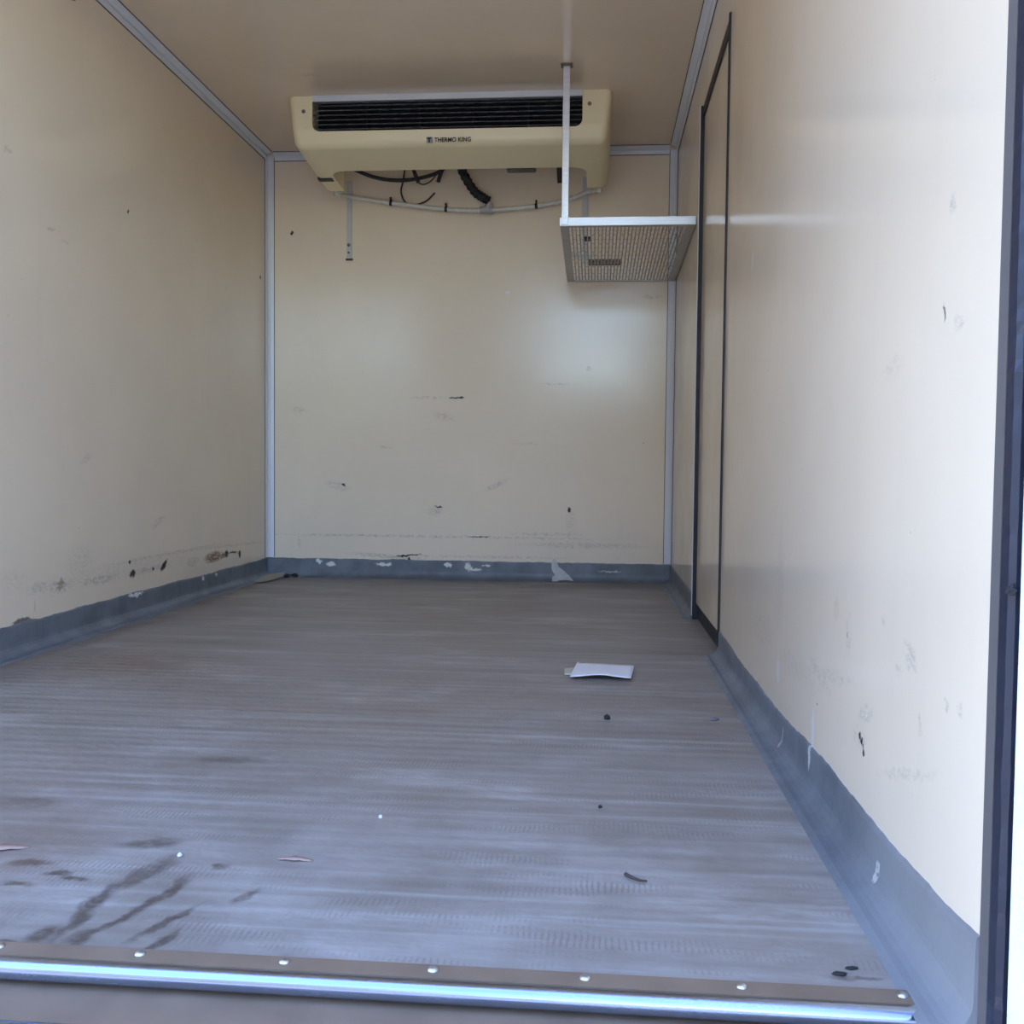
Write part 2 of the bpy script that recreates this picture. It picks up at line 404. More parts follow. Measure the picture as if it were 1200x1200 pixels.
def tube(bm, pts, r, seg=10, cap=True):
    """round tube through points; r a number or a list"""
    pts = [Vector(p) for p in pts]
    n = len(pts)
    rs = r if isinstance(r, (list, tuple)) else [r]*n
    rings = []
    prev = None
    for i, p in enumerate(pts):
        t = (pts[min(i+1, n-1)] - pts[max(i-1, 0)]).normalized()
        if prev is None:
            a = Vector((0, 0, 1)) if abs(t.z) < 0.9 else Vector((1, 0, 0))
            s = t.cross(a).normalized()
        else:
            s = (prev - t*prev.dot(t)).normalized()
        prev = s
        w = t.cross(s)
        rings.append([bm.verts.new(p + (s*math.cos(k*2*math.pi/seg) + w*math.sin(k*2*math.pi/seg))*rs[i]) for k in range(seg)])
    for i in range(n-1):
        for k in range(seg):
            bm.faces.new((rings[i][k], rings[i][(k+1) % seg], rings[i+1][(k+1) % seg], rings[i+1][k]))
    if cap:
        bm.faces.new(rings[0]); bm.faces.new(rings[-1])

def spline(pts, n=8):
    """Catmull-Rom through points"""
    P = [Vector(p) for p in pts]
    P = [P[0]*2-P[1]] + P + [P[-1]*2-P[-2]]
    out = []
    for i in range(1, len(P)-2):
        for k in range(n):
            t = k/n
            a, b, c, d = P[i-1], P[i], P[i+1], P[i+2]
            out.append(0.5*((2*b) + (c-a)*t + (2*a-5*b+4*c-d)*t*t + (3*b-a-3*c+d)*t**3))
    out.append(P[-2])
    return out

def obj(name, bm, mat, parent=None, smooth=False, bevel=0.0, bseg=2):
    bmesh.ops.recalc_face_normals(bm, faces=bm.faces)
    me = bpy.data.meshes.new(name)
    bm.to_mesh(me); bm.free()
    me.materials.append(MAT[mat])
    o = bpy.data.objects.new(name, me)
    COL.objects.link(o)
    if smooth:
        for p in me.polygons: p.use_smooth = True
    if bevel:
        md = o.modifiers.new('bevel', 'BEVEL')
        md.width = bevel; md.segments = bseg; md.limit_method = 'ANGLE'
        md.angle_limit = math.radians(35)
    if parent is not None: o.parent = parent
    return o

def tag(o, label, cat, group=None, kind=None):
    o['label'] = label; o['category'] = cat
    if group: o['group'] = group
    if kind: o['kind'] = kind
    return o

def empty(name, loc=(0, 0, 0)):
    o = bpy.data.objects.new(name, None)
    o.empty_display_size = 0.05
    o.location = loc
    COL.objects.link(o)
    return o

class Thing:
    """an Empty at the thing's base; parts are given in world coordinates and shifted to it"""
    def __init__(s, name, loc, label, cat, group=None, kind=None):
        s.loc = Vector(loc); s.o = tag(empty(name, loc), label, cat, group, kind)
    def part(s, name, bm, mat, parent=None, **kw):
        bmesh.ops.translate(bm, verts=bm.verts, vec=-s.loc)
        return obj(name, bm, mat, parent or s.o, **kw)

def nb(): return bmesh.new()

# ================================================================ SETTING
def S(name, bm, mat, label, cat, **kw):
    return tag(obj(name, bm, mat, **kw), label, cat, kind='structure')

YE = 0.0
bm = nb(); box(bm, -TH, W+TH, -3.4245, TH, -0.08, 0.0)
S('floor', bm, 'floor', 'worn ribbed grey floor of the cargo body', 'floor')
bm = nb(); box(bm, -TH, W+TH, YO, TH, H, H+TH)
S('ceiling', bm, 'ceiling', 'plain cream laminate ceiling of the cargo body', 'ceiling')
bm = nb(); box(bm, -TH, 0, YO, TH, -0.08, H)
S('wall_left', bm, 'wall_left', 'cream left side wall with rusty chips above the coving', 'wall')
bm = nb(); box(bm, 0, W, 0, TH, -0.08, H)
S('wall_back', bm, 'wall_back', 'cream end wall behind the cooling unit', 'wall')
bm = nb()
box(bm, W, W+TH, YO, DY0, -0.08, H)
box(bm, W, W+TH, DY1, TH, -0.08, H)
box(bm, W, W+TH, DY0, DY1, DZ, H)
box(bm, W, W+TH, DY0, DY1, -0.08, -0.001)
S('wall_right', bm, 'wall_right', 'glossy cream right side wall with a flush side door', 'wall')
bm = nb(); box(bm, -30, 30, -34, 20, -1.05, -0.95)
S('ground', bm, 'ground', 'concrete yard behind the vehicle', 'ground')

bm = nb()  # added unseen wall, stepped to block low sky and shape its reflection
box(bm, -26, 0.3, -16.6, -16, -0.95, 6.5)
box(bm, 0.3, 26, -16.4, -16, -0.95, 2.35)
S('sky_blocker', bm, 'sky_block', 'added unseen brown wall behind the viewer that blocks the low sky', 'wall')

# --- coving (painted skirting): ragged top edge, rounded foot
def coving(name, run, side, label, seed):
    """run: list of (t, height); side: 'left' | 'right' | 'back'"""
    bm = nb()
    t0, t1 = run[0][0], run[-1][0]
    n = max(8, int(abs(t1-t0)/0.012))
    rows = []
    for i in range(n+1):
        t = t0 + (t1-t0)*i/n
        h = run[0][1]
        for (a, ha), (b, hb) in zip(run, run[1:]):
            if min(a, b) <= t <= max(a, b):
                h = ha + (hb-ha)*(t-a)/(b-a)
        h += 0.0045*noise.noise((t*9, seed, 0)) + 0.0022*noise.noise((t*45, seed, 3))
        prof = [(0.0, h), (0.003, h-0.001), (0.004, h-0.006), (0.0045, 0.034)]
        for k in range(1, 7):
            a = k/6*math.pi/2
            prof.append((0.0045+0.030*(1-math.cos(a)), 0.034-0.030*math.sin(a)))
        prof += [(0.040, 0.0018), (0.044, 0.0)]
        row = []
        for d, z in prof:
            p = {'left': (d, t, z), 'right': (W-d, t, z), 'back': (t, -d, z)}[side]
            row.append(bm.verts.new(p))
        c = {'left': (0, t, 0), 'right': (W, t, 0), 'back': (t, 0, 0)}[side]
        row.append(bm.verts.new(c))
        rows.append(row)
    m = len(rows[0])
    for a, b in zip(rows, rows[1:]):
        for k in range(m):
            bm.faces.new((a[k], a[(k+1) % m], b[(k+1) % m], b[k]))
    bm.faces.new(rows[0]); bm.faces.new(rows[-1])
    return S(name, bm, 'coving', label, 'coving')
coving('baseboard_left', [(YO+0.03, 0.084), (0.0, 0.084)], 'left', 'dark grey painted coving along the left wall', 1.3)
coving('baseboard_back', [(0.0, 0.086), (W, 0.086)], 'back', 'blue grey painted coving with white chips below the end wall', 4.1)
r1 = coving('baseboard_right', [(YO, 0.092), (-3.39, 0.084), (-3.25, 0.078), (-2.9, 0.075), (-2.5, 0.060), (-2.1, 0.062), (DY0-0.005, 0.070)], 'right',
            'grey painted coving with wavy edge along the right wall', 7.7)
coving('baseboard_right_far', [(DY1+0.005, 0.08), (0.0, 0.084)], 'right', 'short dark coving between side door and end wall', 2.2)

# --- corner profiles, each with a thin sealant bead along both edges
def corner_trim(n, a, b, u, v, label):
    """triangular profile from a to b; u, v are the inward unit axes of its two legs"""
    a, b, u, v = Vector(a), Vector(b), Vector(u), Vector(v)
    sec = [(0, 0), (CT, 0), (CT, 0.0035), (CT*0.62, 0.0075), (CT*0.36, 0.0125), (CT*0.2, CT*0.36), (0.0075, CT*0.62), (0.0035, CT), (0, CT)]
    bm = nb()
    r = [[bm.verts.new(p + u*s + v*t) for s, t in sec] for p in (a, b)]
    k = len(sec)
    for i in range(k):
        bm.faces.new((r[0][i], r[0][(i+1) % k], r[1][(i+1) % k], r[1][i]))
    bm.faces.new(r[0]); bm.faces.new(r[1])
    o = S('trim_%d' % n, bm, 'trim', label, 'trim')
    for uu, vv in ((u, v), (v, u)):
        bm = nb()
        q = [(CT, 0), (CT+0.0026, 0), (CT+0.0026, 0.0010), (CT, 0.0018)]
        rr = [[bm.verts.new(p + uu*s + vv*t) for s, t in q] for p in (a, b)]
        for i in range(4):
            bm.faces.new((rr[0][i], rr[0][(i+1) % 4], rr[1][(i+1) % 4], rr[1][i]))
        bm.faces.new(rr[0]); bm.faces.new(rr[1])
        obj('sealant_bead', bm, 'sealant', o)
    return o
E = 0.0004
corner_trim(1, (E, YO+0.02, H-E), (E, -CT-0.004, H-E), (1, 0, 0), (0, 0, -1), 'grey corner profile between left wall and ceiling')
corner_trim(2, (W-E, YO+0.02, H-E), (W-E, -CT-0.004, H-E), (-1, 0, 0), (0, 0, -1), 'grey corner profile between right wall and ceiling')
corner_trim(3, (CT+0.004, -E, H-E), (W-CT-0.004, -E, H-E), (0, -1, 0), (0, 0, -1), 'grey corner profile along the top of the end wall')
corner_trim(4, (E, -E, 0.088), (E, -E, H-CT*0.5), (1, 0, 0), (0, -1, 0), 'upright grey corner profile left of the end wall')
corner_trim(5, (W-E, -E, 0.088), (W-E, -E, H-CT*0.5), (-1, 0, 0), (0, -1, 0), 'upright grey corner profile right of the end wall')

# --- side door, flush in the right wall
door = tag(empty('door_1', (W, (DY0+DY1)/2, 0)), 'tall flush cream side door edged by black rubber', 'door', kind='structure')
dl = Vector((W, (DY0+DY1)/2, 0))
def dpart(name, bm, mat, parent=None, **kw):
    o = obj(name, bm, mat, parent or door, **kw)
    o.data.transform(Matrix.Translation(-dl))
    return o
bm = nb(); box(bm, W+0.004, W+0.05, DY0+0.010, DY1-0.0125, 0.054, DZ-0.035)
# the panel keeps the world position for its texture, see material
panel = dpart('panel', bm, 'door', bevel=0.002)
bm = nb(); box(bm, W-0.0055, W+0.03, DY0+0.0005, DY0+0.0105, 0.0005, DZ); dpart('seal', bm, 'rubber')
bm = nb(); box(bm, W-0.0085, W+0.03, DY1-0.012, DY1-0.0005, 0.0005, DZ); dpart('seal', bm, 'rubber')
bm = nb(); box(bm, W-0.001, W+0.03, DY0+0.0107, DY1-0.0122, DZ-0.034, DZ-0.0005); dpart('seal', bm, 'rubber')
bm = nb(); box(bm, W+0.012, W+0.03, DY0+0.010, DY1-0.012, 0.0, 0.053); dpart('bottom_seal', bm, 'rubber')
bm = nb(); box(bm, W-0.0105, W+0.002, DY1-0.0003, DY1+0.004, 0.012, DZ+0.004); dpart('edge_strip', bm, 'trim')
bm = nb(); box(bm, W-0.003, W+0.002, DY0-0.003, DY0-0.0002, 0.0, DZ); dpart('edge_strip', bm, 'sealant')

# --- rear opening: jamb, gasket, swung-open rear door
bm = nb()
box(bm, W-0.001, W+TH, YO-0.021, YO, -0.10, H+TH)
jamb = S('trim_6', bm, 'jamb', 'grey metal jamb at the near end of the right wall', 'trim')
bm = nb()
rows = []
for i in range(200):
    z = -0.08 + i*(H+0.1)/199
    e = 0.0016*noise.noise((z*22, 0, 5)) + 0.0010*noise.noise((z*70, 2, 5))
    rows.append([bm.verts.new((x, y, z)) for x, y in ((W+0.02, YO-0.0212), (W-0.002, YO-0.0212), (W-0.004, YO-0.028), (W-0.003+e, YO-0.040+e), (W+0.002, YO-0.0435+e), (W+0.02, YO-0.043))])
for a, b in zip(rows, rows[1:]):
    for k in range(6): bm.faces.new((a[k], a[(k+1) % 6], b[(k+1) % 6], b[k]))
bm.faces.new(rows[0]); bm.faces.new(rows[-1])
obj('rubber_gasket', bm, 'gasket', jamb)['label'] = 'dark ragged rubber gasket'
bm = nb()
box(bm, -TH, 0.001, YO-0.045, YO, -0.10, H+TH)
S('trim_7', bm, 'jamb', 'grey metal jamb at the near end of the left wall', 'trim')
bm = nb()
box(bm, 0.0, W, YO-0.045, YO, H-0.001, H+TH)
S('trim_8', bm, 'jamb', 'grey metal header across the top of the rear opening', 'trim')

# rear door leaf hinged at the outer right corner, opened a little past square
ang = math.radians(-80)
hinge = Vector((W+0.0075, YO-0.046, 0))
rd = tag(empty('door_2', hinge), 'white rear door swung open beside the right jamb', 'door', kind='structure')
rd.rotation_euler = (0, 0, ang)
bm = nb(); box(bm, 0.0, 0.90, 0.0, 0.06, -0.06, H+0.02)
obj('door_leaf', bm, 'skin', rd, bevel=0.006)
bm = nb(); box(bm, 0.002, 0.87, -0.006, 0.0, -0.055, H-0.01)
obj('inner_panel', bm, 'skin', rd, bevel=0.003)
for z in (0.25, 0.95, 1.65):
    bm = nb(); tube(bm, [(-0.004, 0.066, z-0.05), (-0.004, 0.066, z+0.05)], 0.010, 10)
    obj('hinge', bm, 'steel', rd, smooth=False)

# --- threshold: flange with rivets, rounded steel nose, brown step plate, second nose
bm = nb()
box(bm, 0.0, W, -3.4495, -3.424, -0.02, 0.003)
sill = S('trim_9', bm, 'dirty_steel', 'riveted brown stained threshold strip at the rear edge of the floor', 'threshold')
for i in range(13):
    x = 1.806 - i*0.1505
    if x < 0.03: continue
    bm = nb()
    prof = [(0.0055, 0.0), (0.0053, 0.0012), (0.004, 0.0024), (0.002, 0.003)]
    rings = [[bm.verts.new((x+r*math.cos(a*math.pi/5), -3.4345+r*math.sin(a*math.pi/5), 0.003+z)) for a in range(10)] for r, z in prof]
    for a, b in zip(rings, rings[1:]):
        for k in range(10): bm.faces.new((a[k], a[(k+1) % 10], b[(k+1) % 10], b[k]))
    bm.faces.new(rings[-1])
    obj('rivet', bm, 'alu', sill, smooth=True)
bm = nb()
nose = [(-3.450, -0.020)]
for k in range(15):
    a = math.pi/2 + k/14*math.pi
    nose.append((-3.4545+0.0108*math.cos(a), -0.0078+0.0108*math.sin(a)))
prism(bm, nose, 'x', 0.006, W-0.010)
o = obj('rounded_nose', bm, 'steel', sill, smooth=True)
o['label'] = 'polished steel rounded nose'
md = o.modifiers.new('split', 'EDGE_SPLIT'); md.split_angle = math.radians(50)
bm = nb()
box(bm, 0.0, W, -3.518, -3.4505, -0.05, -0.0225)
st = S('trim_10', bm, 'dirty_steel', 'brown stained step plate just below the steel nose', 'step')
bm = nb()
tube(bm, [(0.0, -3.523, -0.0335), (W, -3.523, -0.0335)], 0.0115, 16)
o = obj('rounded_nose', bm, 'steel', st, smooth=True)
o['label'] = 'second steel nose at the edge of the step'
bm = nb()
box(bm, -TH, W+TH, YO-0.03, YO+0.03, -0.22, -0.052)
S('trim_11', bm, 'jamb', 'grey cross beam under the rear threshold', 'beam')

# ================================================================ COOLING UNIT
def boolean(o, cutters):
    for c in cutters:
        md = o.modifiers.new('cut', 'BOOLEAN'); md.object = c; md.operation = 'DIFFERENCE'; md.solver = 'EXACT'
    bpy.context.view_layer.update()
    dg = bpy.context.evaluated_depsgraph_get()
    me = bpy.data.meshes.new_from_object(o.evaluated_get(dg))
    o.modifiers.clear()
    old = o.data; o.data = me
    me.name = old.name
    for c in cutters: bpy.data.objects.remove(c)

YF = -0.663
unit = Thing('evaporator_unit', (0.9325, -0.33, H), 'cream ceiling cooling unit with a black front grille and maker lettering', 'cooling unit')
bm = nb()
zb = 1.735
YB = -0.175
top = [(0.312, YF), (1.553, YF), (1.553, YB), (0.312, YB)]
bot = [(0.334, YF+0.012), (1.531, YF+0.012), (1.540, YB), (0.318, YB)]
vt = [bm.verts.new((x, y, H-0.0005)) for x, y in top]
vm = [bm.verts.new((x+(0.012 if i in (0,) else (-0.012 if i == 1 else (-0.003 if i == 2 else 0.003))), y, 1.80)) for i, (x, y) in enumerate(top)]
vb = [bm.verts.new((x, y, zb - (0.030 if i > 1 else 0.0))) for i, (x, y) in enumerate(bot)]
bm.faces.new(vt); bm.faces.new(vb)
for A, Bv in ((vt, vm), (vm, vb)):
    for i in range(4): bm.faces.new((A[i], A[(i+1) % 4], Bv[(i+1) % 4], Bv[i]))
bmesh.ops.recalc_face_normals(bm, faces=bm.faces)
es = [e for e in bm.edges if (set(e.verts) <= set(vb) and not (e.verts[0] in vb[2:] and e.verts[1] in vb[2:]))
      or any(set(e.verts) == {vt[i], vm[i]} or set(e.verts) == {vm[i], vb[i]} for i in (0, 1))]
bmesh.ops.bevel(bm, geom=es, offset=0.028, segments=6, profile=0.5, affect='EDGES')
housing = unit.part('housing', bm, 'abs')
def rounded(x0, x1, z0, z1, r, corners):
    """rectangle with chosen corners rounded: order bl, br, tr, tl"""
    out = []
    for (cx, cz, a0), on in zip(((x0+r, z0+r, math.pi), (x1-r, z0+r, 1.5*math.pi), (x1-r, z1-r, 0), (x0+r, z1-r, 0.5*math.pi)), corners):
        if on:
            out += [(cx+r*math.cos(a0+k*math.pi/12), cz+r*math.sin(a0+k*math.pi/12)) for k in range(7)]
        else:
            out.append({math.pi: (x0, z0), 1.5*math.pi: (x1, z0), 0: (x1, z1), 0.5*math.pi: (x0, z1)}[a0])
    return out
GX0, GX1, GZ0, GZ1 = 0.407, 1.442, 1.792, 1.9255
bm = nb(); prism(bm, rounded(GX0, GX1, GZ0, GZ1+0.05, 0.028, (1, 1, 0, 0)), 'y', YF-0.05, YF+0.085)
c1 = unit.part('cut', bm, 'abs')
bm = nb(); prism(bm, rounded(0.404, 1.456, -0.405, 0.2, 0.06, (1, 1, 0, 0)), 'z', 1.6, 1.885)
c2 = unit.part('cut', bm, 'abs')
boolean(housing, [c1, c2])
for p in housing.data.polygons: p.use_smooth = True
md = housing.modifiers.new('split', 'EDGE_SPLIT'); md.split_angle = math.radians(32)

# grille: dark back, top plate, slats
bm = nb(); box(bm, GX0+0.001, GX1-0.001, YF+0.078, YF+0.084, GZ0+0.004, H-0.001)
gr = unit.part('grille_back', bm, 'black')
bm = nb(); box(bm, GX0+0.0012, GX1-0.0012, YF-0.004, YF+0.004, 1.9035, H-0.0006)
box(bm, GX0+0.0012, GX1-0.0012, YF+0.004, YF+0.070, 1.921, H-0.0006)
tp = unit.part('top_plate', bm, 'trim'); tp['label'] = 'grey metal strip above the grille'
for i in range(6):
    z = GZ0 + 0.009 + i*0.0178
    bm = nb()
    ins = (0.016, 0.005, 0.002)[i] if i < 3 else 0.0015
    sec = [(YF+0.010, z-0.0010), (YF+0.0085, z+0.0010), (YF+0.0095, z+0.0034), (YF+0.050, z+0.016), (YF+0.050, z+0.0130)]
    prism(bm, sec, 'x', GX0+ins, GX1-ins)
    unit.part('slat', bm, 'slat')
for k in range(4):
    x = GX0 + (k+1)*(GX1-GX0)/5
    bm = nb(); box(bm, x-0.002, x+0.002, YF+0.030, YF+0.076, GZ0+0.002, 1.905)
    unit.part('slat_rib', bm, 'black')
# screws, underside slots
for x, z in ((0.373, 1.868), (1.468, 1.874)):
    bm = nb(); tube(bm, [(x, YF+0.002, z), (x, YF-0.002, z)], 0.0075, 12)
    s_ = unit.part('screw', bm, 'dirty_steel', parent=housing)
bm = nb(); box(bm, 0.330, 0.394, -0.332, -0.296, 1.7085, 1.722)
unit.part('drain_slot', bm, 'black', parent=housing, bevel=0.004)
bm = nb(); box(bm, 1.13, 1.25, -0.395, -0.33, 1.7215, 1.884)
unit.part('terminal_block', bm, 'black', bevel=0.008)
# emblem and lettering printed on the lower front
def text_mesh(body, size, depth):
    cu = bpy.data.curves.new('lettering', 'FONT')
    cu.body = body; cu.size = size; cu.extrude = depth; cu.space_character = 1.02; cu.offset = 0.0004
    t = bpy.data.objects.new('lettering', cu); COL.objects.link(t)
    bpy.context.view_layer.update()
    me = bpy.data.meshes.new_from_object(t.evaluated_get(bpy.context.evaluated_depsgraph_get()))
    bpy.data.objects.remove(t)
    return me
ZL = 1.7525
me = text_mesh('THERMO KING', 0.022, 0.0004)
xs = [v.co.x for v in me.vertices]
sx = 0.140/(max(xs)-min(xs)); x0 = min(xs)
for v in me.vertices:
    v.co = Vector((0.881+(v.co.x-x0)*sx, YF+0.0012+0.001-v.co.z, ZL-0.0085+v.co.y*1.08)) - unit.loc
me.materials.append(MAT['ink'])
t = bpy.data.objects.new('lettering', me); COL.objects.link(t); t.parent = housing
t['label'] = 'black maker lettering'
bm = nb(); box(bm, 0.850, 0.873, YF+0.0006, YF+0.003, ZL-0.012, ZL+0.011)
em = unit.part('emblem', bm, 'ink_grey', parent=housing)
bm = nb()
yy = YF+0.0002
box(bm, 0.853, 0.870, yy, yy+0.001, ZL+0.003, ZL+0.0085)
box(bm, 0.8585, 0.8645, yy, yy+0.001, ZL-0.0100, ZL+0.0035)
unit.part('emblem_mark', bm, 'ink', parent=housing)

# ================================================================ PIPES AND CABLES UNDER THE UNIT
dt = Thing('drain_tube', (0.95, -0.02, 1.69), 'thin pale drain tube sagging across the end wall below the cooling unit', 'tube')
path = spline([(0.360, -0.165, 1.695), (0.43, -0.045, 1.712), (0.58, -0.032, 1.690), (0.829, -0.032, 1.660), (1.005, -0.032, 1.653), (1.232, -0.032, 1.668),
               (1.38, -0.034, 1.696), (1.46, -0.050, 1.722), (1.515, -0.165, 1.695)], 10)
bm = nb(); tube(bm, path, 0.0100, 12); dt.part('tube', bm, 'tube', smooth=True)
def ring(bm, c, axis, R, w, seg=14):
    ax = Vector(axis).normalized()
    tube(bm, [Vector(c)-ax*w, Vector(c)+ax*w], R, seg)
for x, z, tz in ((0.58, 1.690, -0.15), (0.829, 1.660, -0.08), (1.232, 1.668, 0.10)):
    bm = nb(); ring(bm, (x, -0.032, z), (1, 0, tz), 0.0125, 0.006)
    box(bm, x-0.004, x+0.004, -0.044, -0.026, z+0.010, z+0.024)
    dt.part('cable_tie', bm, 'black')
bm = nb(); ring(bm, (1.010, -0.032, 1.653), (1, 0, 0), 0.0165, 0.028, 16)
tube(bm, [(1.012, -0.034, 1.656), (1.028, -0.042, 1.684)], 0.0155, 14)
dt.part('tee_fitting', bm, 'clamp', smooth=False)

bm = nb()
hp = spline([(0.885, -0.20, 1.872), (0.900, -0.14, 1.83), (0.925, -0.08, 1.778), (0.962, -0.05, 1.728), (1.000, -0.046, 1.702), (1.024, -0.044, 1.690)], 12)
rr = [0.0185 + (0.0022 if (i // 2) % 2 else -0.0008) for i in range(len(hp))]
tube(bm, hp, rr, 12)
tag(obj('drain_hose', bm, 'hose', smooth=True), 'thick black corrugated hose running down into the grey tee fitting', 'hose')
bm = nb()
tube(bm, spline([(0.645, -0.03, 1.86), (0.632, -0.02, 1.79), (0.622, -0.015, 1.745), (0.640, -0.012, 1.700), (0.685, -0.012, 1.687), (0.735, -0.012, 1.702), (0.775, -0.012, 1.738)], 8), 0.0036, 8)
tag(obj('cable_loop', bm, 'wire', smooth=True), 'thin dark cable hanging in an open loop below the cooling unit', 'cable')
bm = nb()
tube(bm, spline([(0.395, -0.10, 1.835), (0.50, -0.06, 1.800), (0.60, -0.05, 1.785), (0.70, -0.05, 1.790), (0.80, -0.06, 1.815), (0.88, -0.10, 1.86)], 8), 0.0085, 8)
tag(obj('cable_bundle', bm, 'wire', smooth=True), 'dark cable bundle slung along the underside of the cooling unit', 'cable')
for x0, z0, x1, z1, lab in ((0.690, 1.825, 0.712, 1.765, 'short dark cable end pointing down right beside the cable loop'),
                            (0.822, 1.835, 0.800, 1.765, 'short dark cable end pointing down left next to the thick black hose')):
    bm = nb(); tube(bm, spline([(x0, -0.085, z0+0.04), (x0, -0.082, z0), (x1, -0.078, z1)], 5), 0.0085, 8)
    tag(obj('cable_end', bm, 'wire', smooth=True), lab, 'cable', 'cable ends below the cooling unit')
bm = nb(); tube(bm, spline([(0.712, -0.068, 1.765), (0.735, -0.06, 1.762), (0.765, -0.04, 1.785), (0.80, -0.05, 1.825)], 6), 0.0026, 6)
tag(obj('thin_wire', bm, 'wire', smooth=True), 'very thin wire curving up from the cable end to the cooling unit', 'wire')
bm = nb()
tube(bm, spline([(1.335, -0.15, 1.86), (1.337, -0.12, 1.80), (1.340, -0.11, 1.745)], 6), 0.013, 10)
tag(obj('pipe_stub', bm, 'wire', smooth=True), 'dark pipe stub behind the shelf hanger below the cooling unit', 'pipe')

# perforated straps on the end wall
def strap(x, z0, z1, bolts, label):
    t = Thing('mounting_strap', (x, 0, z0), label, 'strap', 'straps on the end wall')
    bm = nb(); box(bm, x-0.0125, x+0.0125, -0.0045, -0.0005, z0, z1)
    t.part('strip', bm, 'strap', bevel=0.001)
    for dz, r in bolts:
        bm = nb(); tube(bm, [(x-0.002, -0.0046, dz), (x-0.002, -0.009, dz)], r, 10)
        t.part('bolt', bm, 'dirty_steel')
    return t
s1 = strap(0.383, 1.448, 1.80, [(1.512, 0.0075), (1.478, 0.005)], 'pale upright strap with rusty bolts on the left of the end wall')
bm = nb(); tube(bm, [(0.368, -0.006, 1.447), (0.400, -0.006, 1.447)], 0.0045, 8); s1.part('end_pin', bm, 'twig')
strap(1.448, 1.42, 1.80, [(1.47, 0.006)], 'pale upright strap on the end wall behind the mesh shelf')

# ================================================================ MESH SHELF
SX0, SX1, SY0, SY1 = 1.374, W-0.002, -0.885, -0.012
SZF, SZB = 1.366, 1.338        # underside heights, front and back
def sz(y): return SZF + (SZB-SZF)*(y-SY0)/(SY1-SY0)
shelf = Thing('wall_shelf', (1.6, -0.45, 1.35), 'mesh shelf with pale metal frame hung in the right rear corner', 'shelf')
def bar(name, a, b, w, h, mat):
    """rectangular bar from a to b, width w sideways, height h up from a/b"""
    a, b = Vector(a), Vector(b)
    t = (b-a).normalized(); s = t.cross(Vector((0, 0, 1))).normalized()*w/2
    bm = nb()
    vs = [[bm.verts.new(p+s*i+Vector((0, 0, j))) for i, j in ((-1, 0), (1, 0), (1, h), (-1, h))] for p in (a, b)]
    for i in range(4): bm.faces.new((vs[0][i], vs[0][(i+1) % 4], vs[1][(i+1) % 4], vs[1][i]))
    bm.faces.new(vs[0]); bm.faces.new(vs[1])
    return shelf.part(name, bm, mat, bevel=0.0012)
bar('front_bar', (SX0-0.004, SY0-0.002, SZF), (SX1, SY0-0.002, SZF), 0.004, 0.030, 'alu')['label'] = 'bright front bar'
bar('front_flange', (SX0, SY0+0.012, SZF), (SX1, SY0+0.012, SZF), 0.020, 0.003, 'shelf_side')
bar('side_bar', (SX0+0.014, SY0+0.002, SZF), (SX0+0.014, SY1, SZB), 0.030, 0.003, 'shelf_side')
bar('side_bar', (SX1-0.016, SY0+0.002, SZF), (SX1-0.016, SY1, SZB), 0.032, 0.003, 'shelf_side')
bar('side_lip', (SX0, SY0+0.002, SZF), (SX0, SY1, SZB), 0.003, 0.028, 'shelf_side')
bar('side_lip', (SX1-0.002, SY0+0.002, SZF), (SX1-0.002, SY1, SZB), 0.003, 0.028, 'shelf_side')
bar('back_bar', (SX0, SY1-0.008, SZB), (SX1, SY1-0.008, SZB), 0.016, 0.003, 'shelf_side')
# hanger: flat bar from the ceiling to the front left corner with foot plate
bm = nb(); box(bm, 1.377, 1.401, SY0-0.008, SY0-0.0042, SZF+0.004, H-0.004)
shelf.part('hanger_bar', bm, 'alu', bevel=0.001)
bm = nb(); box(bm, 1.368, 1.410, SY0-0.024, SY0+0.014, H-0.005, H-0.0006)
shelf.part('ceiling_plate', bm, 'dirty_steel', bevel=0.001)
# expanded metal
bm = nb()
x0, x1 = SX0+0.026, SX1-0.030
NS, NY = 31, 28
dx = (x1-x0)/NS
for i in range(NS+1):
    prev = None
    for j in range(NY+1):
        y = SY0+0.020 + (SY1-0.014-SY0-0.020)*j/NY
        zig = 0.07*dx*(1 if (j % 2) == (i % 2) else -1)
        x = min(max(x0 + i*dx + zig, x0), x1)
        z = sz(y) + 0.004
        ww = 0.0023
        cur = [bm.verts.new((x-ww, y, z)), bm.verts.new((x+ww, y, z)), bm.verts.new((x+ww*0.6, y, z+0.0032)), bm.verts.new((x-ww*0.6, y, z+0.0032))]
        if prev:
            for k in range(4): bm.faces.new((prev[k], prev[(k+1) % 4], cur[(k+1) % 4], cur[k]))
        prev = cur
for i in range(NS):                      # bridges that close the diamonds
    for j in range(0, NY+1):
        if (j % 4) == 2*(i % 2):
            y = SY0+0.020 + (SY1-0.014-SY0-0.020)*j/NY
            xa, xb = x0+i*dx+0.08*dx, x0+(i+1)*dx-0.08*dx
            z = sz(y)+0.004
            box(bm, xa, xb, y-0.0010, y+0.0010, z+0.001, z+0.0024)
mesh = shelf.part('mesh_panel', bm, 'galv'); mesh['kind'] = 'stuff'; mesh['label'] = 'fine expanded metal mesh'
